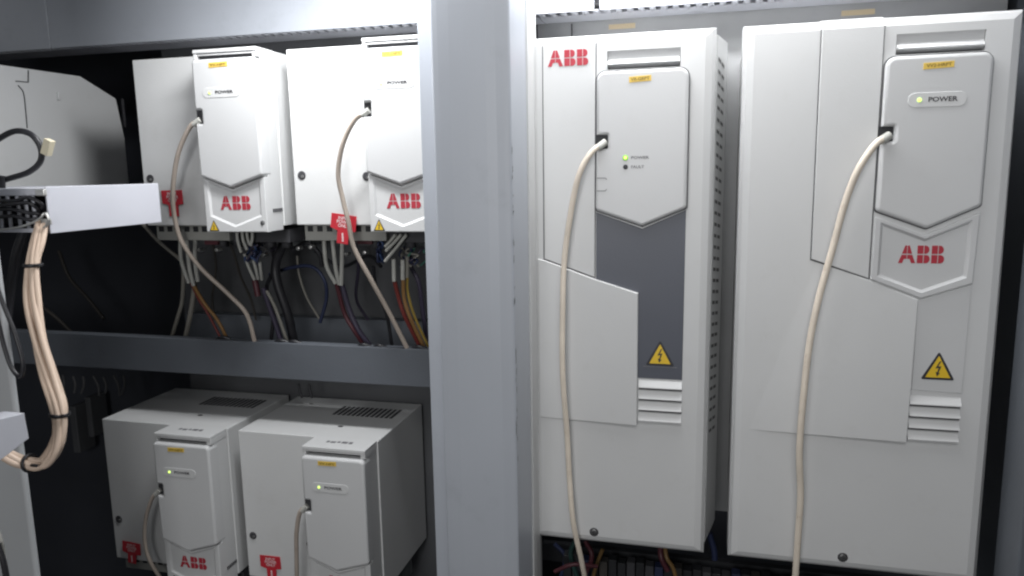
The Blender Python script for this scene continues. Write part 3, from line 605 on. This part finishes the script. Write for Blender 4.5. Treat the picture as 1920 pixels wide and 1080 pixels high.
for k, (pts, r, m) in enumerate((([(430, 455, .90), (440, 480, .91), (452, 520, .93), (470, 560, .95), (480, 600, .96)], .0018, 'dim'), ([(508, 455, .90), (515, 500, .91), (500, 540, .92), (512, 590, .93), (508, 640, .93)], .0028, 'blackc'),
    ([(590, 470, .92), (640, 500, .94), (690, 480, .93), (715, 500, .92)], .0024, 'blackc'), ([(665, 450, .90), (672, 500, .92), (668, 560, .94), (690, 600, .95)], .0022, 'purple'), ([(700, 500, .90), (705, 540, .92), (725, 590, .93), (735, 650, .94)], .0026, 'blackc'),
    ([(398, 450, .90), (405, 500, .92), (398, 560, .94), (402, 600, .95)], .0018, 'dim'), ([(770, 500, .90), (785, 530, .90), (792, 580, .91), (800, 640, .92)], .0030, 'purple'), ([(548, 470, .91), (575, 455, .91), (598, 475, .915), (604, 500, .92)], .0030, 'blackc'))):
    cable('background_wire', pts, r, m, ['thin dim wire between the white control wires and the patch cable', 'black wire just left of the thick black cable', 'black wire looping level behind the sleeves of the tagged drive', 'dark purple wire behind the patch cable of the tagged drive', 'black wire hanging right of the patch cable of the tagged drive', 'thin dim wire under the left warning sign', 'dark purple wire closest to the steel post', 'short black wire arch at the lower edge of the tagged drive'][k], 'wire')
# tie points where wires pass over the rail
for k, (px, py) in enumerate(((420, 634), (528, 640), (552, 642), (683, 648), (712, 650), (786, 652))):
    c = at(px, py, .872); q = MB().tube([c+Vector((-.010, 0, -.002)), c+Vector((0, -.003, .002)), c+Vector((.010, 0, -.001))], .0026, 8)
    tag(obj('cable_tie', q, 'blackc'), ['black tie on the rail under the orange wire', 'black tie on the rail under the purple cable', 'black tie on the rail under the thick black cable', 'black tie on the rail under the dark red wires', 'black tie on the rail, left of the long patch cable end', 'black tie on the rail nearest the post'][k], 'cable tie', 'black ties along the rail')
# hooks under the rail
for k, px in enumerate((560, 579)):
    a = at(px, 720, .95); q = MB().tube([a, a+Vector((0, .002, -.012)), a+Vector((.002, .004, -.022))], .002, 7)
    tag(obj('stud_bolt', q, 'slot'), ['left', 'right'][k]+' of two small bolts under the rail above the lower drives', 'bolt')
for k in range(7):
    a = at(118+k*19, 705+random.uniform(-3, 3), 1.05); b_ = at(118+k*19+random.uniform(-4, 12), 738+random.uniform(-4, 8), 1.05)
    tag(obj('dim_wire', MB().tube([a, (a+b_)/2+Vector((.004, 0, 0)), b_], .0022, 7), 'term2'), ['leftmost', 'second', 'third', 'middle', 'fifth', 'sixth', 'rightmost'][k]+' of seven faint short wires in the dark under the rail', 'wire', 'faint short wires in the dark under the rail')
# dim parts in the dark lower left
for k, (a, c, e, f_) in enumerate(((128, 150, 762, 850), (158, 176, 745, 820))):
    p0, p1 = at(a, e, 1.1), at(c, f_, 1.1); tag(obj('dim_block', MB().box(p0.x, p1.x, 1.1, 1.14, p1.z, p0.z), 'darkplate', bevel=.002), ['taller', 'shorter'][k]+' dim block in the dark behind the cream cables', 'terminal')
# ------------------------------------------------------------------ left: duct going back, cables
t = thing('cable_trunking', (-.66, .65, -.053), 'lilac grey wiring duct at left with black wires in its open end', 'wiring duct')
obj('lid', MB().box(-.6205, -.6185, .592, .748, -.0540, -.0082), 'lid', t, bevel=.0008)
q = MB(); q.box(-.80, -.6205, .594, .748, -.0110, -.0092); q.box(-.80, -.6205, .745, .748, -.052, -.011)
q.box(-.80, -.6215, .594, .5955, -.0165, -.0110); q.box(-.80, -.6215, .594, .5955, -.0530, -.0490)
for px in (-22, 0, 17, 35, 50, 64):
    c = at(px, 400, .594); q.box(c.x-.0020, c.x+.0020, .5940, .5955, -.0492, -.0160)
obj('slotted_wall', q, 'lid', t)
obj('duct_floor', MB().box(-.80, -.6215, .600, .745, -.0535, -.0515), 'black', t)
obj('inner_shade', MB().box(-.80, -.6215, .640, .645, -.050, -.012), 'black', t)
for k in range(9):
    z = -.047+.0038*k; P_ = [Vector((-.80, .603, z)), Vector((-.72, .600+random.uniform(0, .01), z+random.uniform(-.004, .004))), Vector((-.67, .600, z+random.uniform(-.006, .004))), Vector((-.642, .603, z*.7-.012+random.uniform(-.005, .005))), Vector((-.628, .612, -.030))]
    obj('inner_wire', MB().tube(P_, .0026, 8), 'blackc', t)
for k in range(4):
    P_ = [at(-30+28*j, 372+12*k+random.uniform(-5, 5), .588+random.uniform(-.002, .002)) for j in range(4)]+[at(74+random.uniform(-5, 8), 385+8*k, .592), at(80, 400+4*k, .605)]
    obj('inner_wire', MB().tube(P_, .0019, 7), 'blackc', t)
for px, py, w in ((77, 361, .0055), (87, 416, .0050)):
    c = at(px, py, .590); obj('metal_clip', MB().box(c.x-w, c.x+w, .588, .592, c.z-w*.6, c.z+w*.6), 'metal', t, bevel=.001)
cable('steel_strap', [(-5, 432, .585), (40, 425, .583), (72, 412, .583), (84, 400, .585), (92, 414, .586), (82, 428, .586)], .0012, 'metal', 'thin steel strap wrapped across the lower front of the lilac duct', 'strap')
bt = thing('cable_bundle', at(70, 440, .58), 'bundle of cream cables hanging from the duct end and looping left', 'cable bundle')
base = [(78, 420, .590), (68, 455, .580), (61, 497, .570), (62, 560, .560), (74, 632, .550), (92, 700, .540), (110, 760, .530), (112, 800, .525), (104, 840, .520), (82, 868, .515), (52, 868, .510), (22, 858, .505), (-20, 835, .50)]
for k in range(6):
    a0 = k*2.4; P_ = []
    for i, b_ in enumerate(base):
        c = at(*b_); rr = .0046+.0018*math.sin(i*1.3+k)
        if i in (2, 7, 10): rr = .0040
        a_ = a0+i*.25; P_.append(c+Vector((math.cos(a_)*rr, math.sin(a_)*rr*.7, math.sin(a_)*rr*.5)))
    obj('cable', MB().tube(P_, .0030, 9, 6), 'cream', bt)
for (px, py, Y), d in (((62, 497, .570), (0, 0, 1)), ((112, 776, .528), (.1, 0, 1)), ((56, 868, .511), (1, 0, .1))):
    c = at(px, py, Y); o = obj('cable_tie', MB().loop(c, d, .0080, .0010), 'blackc', bt)
    q = MB().tube([c+Vector((.006, -.004, 0)), c+Vector((.014, -.006, .0008))], .0014, 7); obj('tie_tail', q, 'blackc', o)
lp_ = thing('black_cable_loop', at(40, 300, .6), 'black cable loop with a cream tag, above the lilac duct', 'cable')
obj('cable_sheath', MB().tube([at(*p_) for p_ in ((-40, 285, .60), (-5, 262, .60), (28, 246, .60), (58, 252, .60), (76, 276, .602), (76, 302, .604), (55, 322, .604), (20, 334, .603), (-10, 342, .602), (-40, 350, .60))], .0029, 10, 8), 'blackc', lp_)
c = at(89, 276, .600); ax = Vector((.42, 0, .90)).normalized(); sx = Vector((.90, 0, -.42))
q = MB(); h_, w_ = .0078, .0040
q.rings([[c+ax*h_*a+sx*w_*b+Vector((0, y, 0)) for a, b in ((-1, -1), (1, -1), (1, 1), (-1, 1))] for y in (-.003, .004)])
obj('cable_tag', q, 'cream_tag', lp_, bevel=.0006)
cable('black_stub', [(4, 330, .60), (3, 350, .60), (5, 372, .60)], .0035, 'blackc', 'short black cable entering the top of the lilac duct', 'cable')
cable('dark_cable', [(46, 432, .60), (30, 480, .59), (20, 540, .585), (10, 620, .575), (2, 690, .56)], .0046, 'blackc', 'thick black cable hanging left of the cream bundle', 'cable')
cable('black_wire_loop', [(-12, 520, .49), (8, 575, .49), (28, 625, .488), (43, 680, .487), (38, 706, .487), (22, 690, .488), (8, 650, .488), (-4, 600, .488), (-14, 560, .49)], .0018, 'blackc', 'thin black wire loop hanging over the light post', 'cable')
P_ = [atx(x, y, -.545) for x, y in ((-40, 795), (46, 774), (55, 822), (-40, 895))]
q = MB(); q.rings([[v+Vector((dx, 0, 0)) for v in P_] for dx in (0, -.022)])
tag(obj('small_trunking', q, 'lid', bevel=.0008), 'short lilac plastic duct end in front of the light post', 'wiring duct')
cable('dark_stub', [(-6, 1020, .48), (6, 1052, .48), (14, 1095, .48)], .0026, 'blackc', 'short black cable at the foot of the light post', 'cable')
cable('pale_stub', [(-8, 985, .485), (2, 1012, .485), (10, 1060, .485)], .0016, 'wwire', 'thin white wire at the foot of the light post', 'cable')
# ------------------------------------------------------------------ terminals and wires under the large drives
cols = ['black', 'slot', 'navy', 'black', 'dim', 'black', 'black', 'slot']  # block colours darkened to stand in for shade under the drives
tb = thing('terminal_row', (0, .88, -.50), 'dim row of terminal blocks under the large drives', 'terminal row')
obj('din_rail', MB().box(-.20, .26, .925, .935, -.530, -.505), 'black', tb)
for k in range(30):
    x = -.165+k*.0118
    obj('terminal_block', MB().box(x, x+.0104, .890, .905, -.55, -.501+random.uniform(-.003, .002)), cols[k % 8], tb, bevel=.0008)
LW = ['blue wire at left under the large drives', 'green wire under the narrower large drive', 'dark red wire under the narrower large drive', 'dark red wire running level behind the cream cable end', 'thin brown wire right of the cream cable under the narrower large drive', 'yellow brown wire under the right half of the narrower large drive', 'dark red wire beside the yellow brown one', 'navy wire under the gap of the large drives']
for k, (pts, r, m) in enumerate((([(1040, 1020, .90), (1060, 1045, .90), (1050, 1090, .90)], .003, 'navy'), ([(1080, 1010, .88), (1070, 1040, .88), (1085, 1090, .88)], .003, 'shadegreen'),
    ([(1098, 1015, .87), (1110, 1045, .86), (1090, 1090, .87)], .003, 'maroon'), ([(1040, 1072, .85), (1075, 1058, .85), (1120, 1062, .86)], .0026, 'maroon'), ([(1130, 1030, .88), (1120, 1055, .88), (1110, 1090, .88)], .0025, 'brown'),
    ([(1247, 1020, .87), (1250, 1045, .86), (1262, 1065, .86), (1270, 1095, .86)], .0026, 'brown'), ([(1238, 1020, .88), (1240, 1045, .87), (1252, 1070, .87)], .0035, 'maroon'), ([(1330, 1000, .93), (1340, 1040, .93), (1335, 1080, .93)], .004, 'navy'))):
    cable('lower_wire', pts, r, m, LW[k], 'wire')  # wire colours carry the shade under the large drives
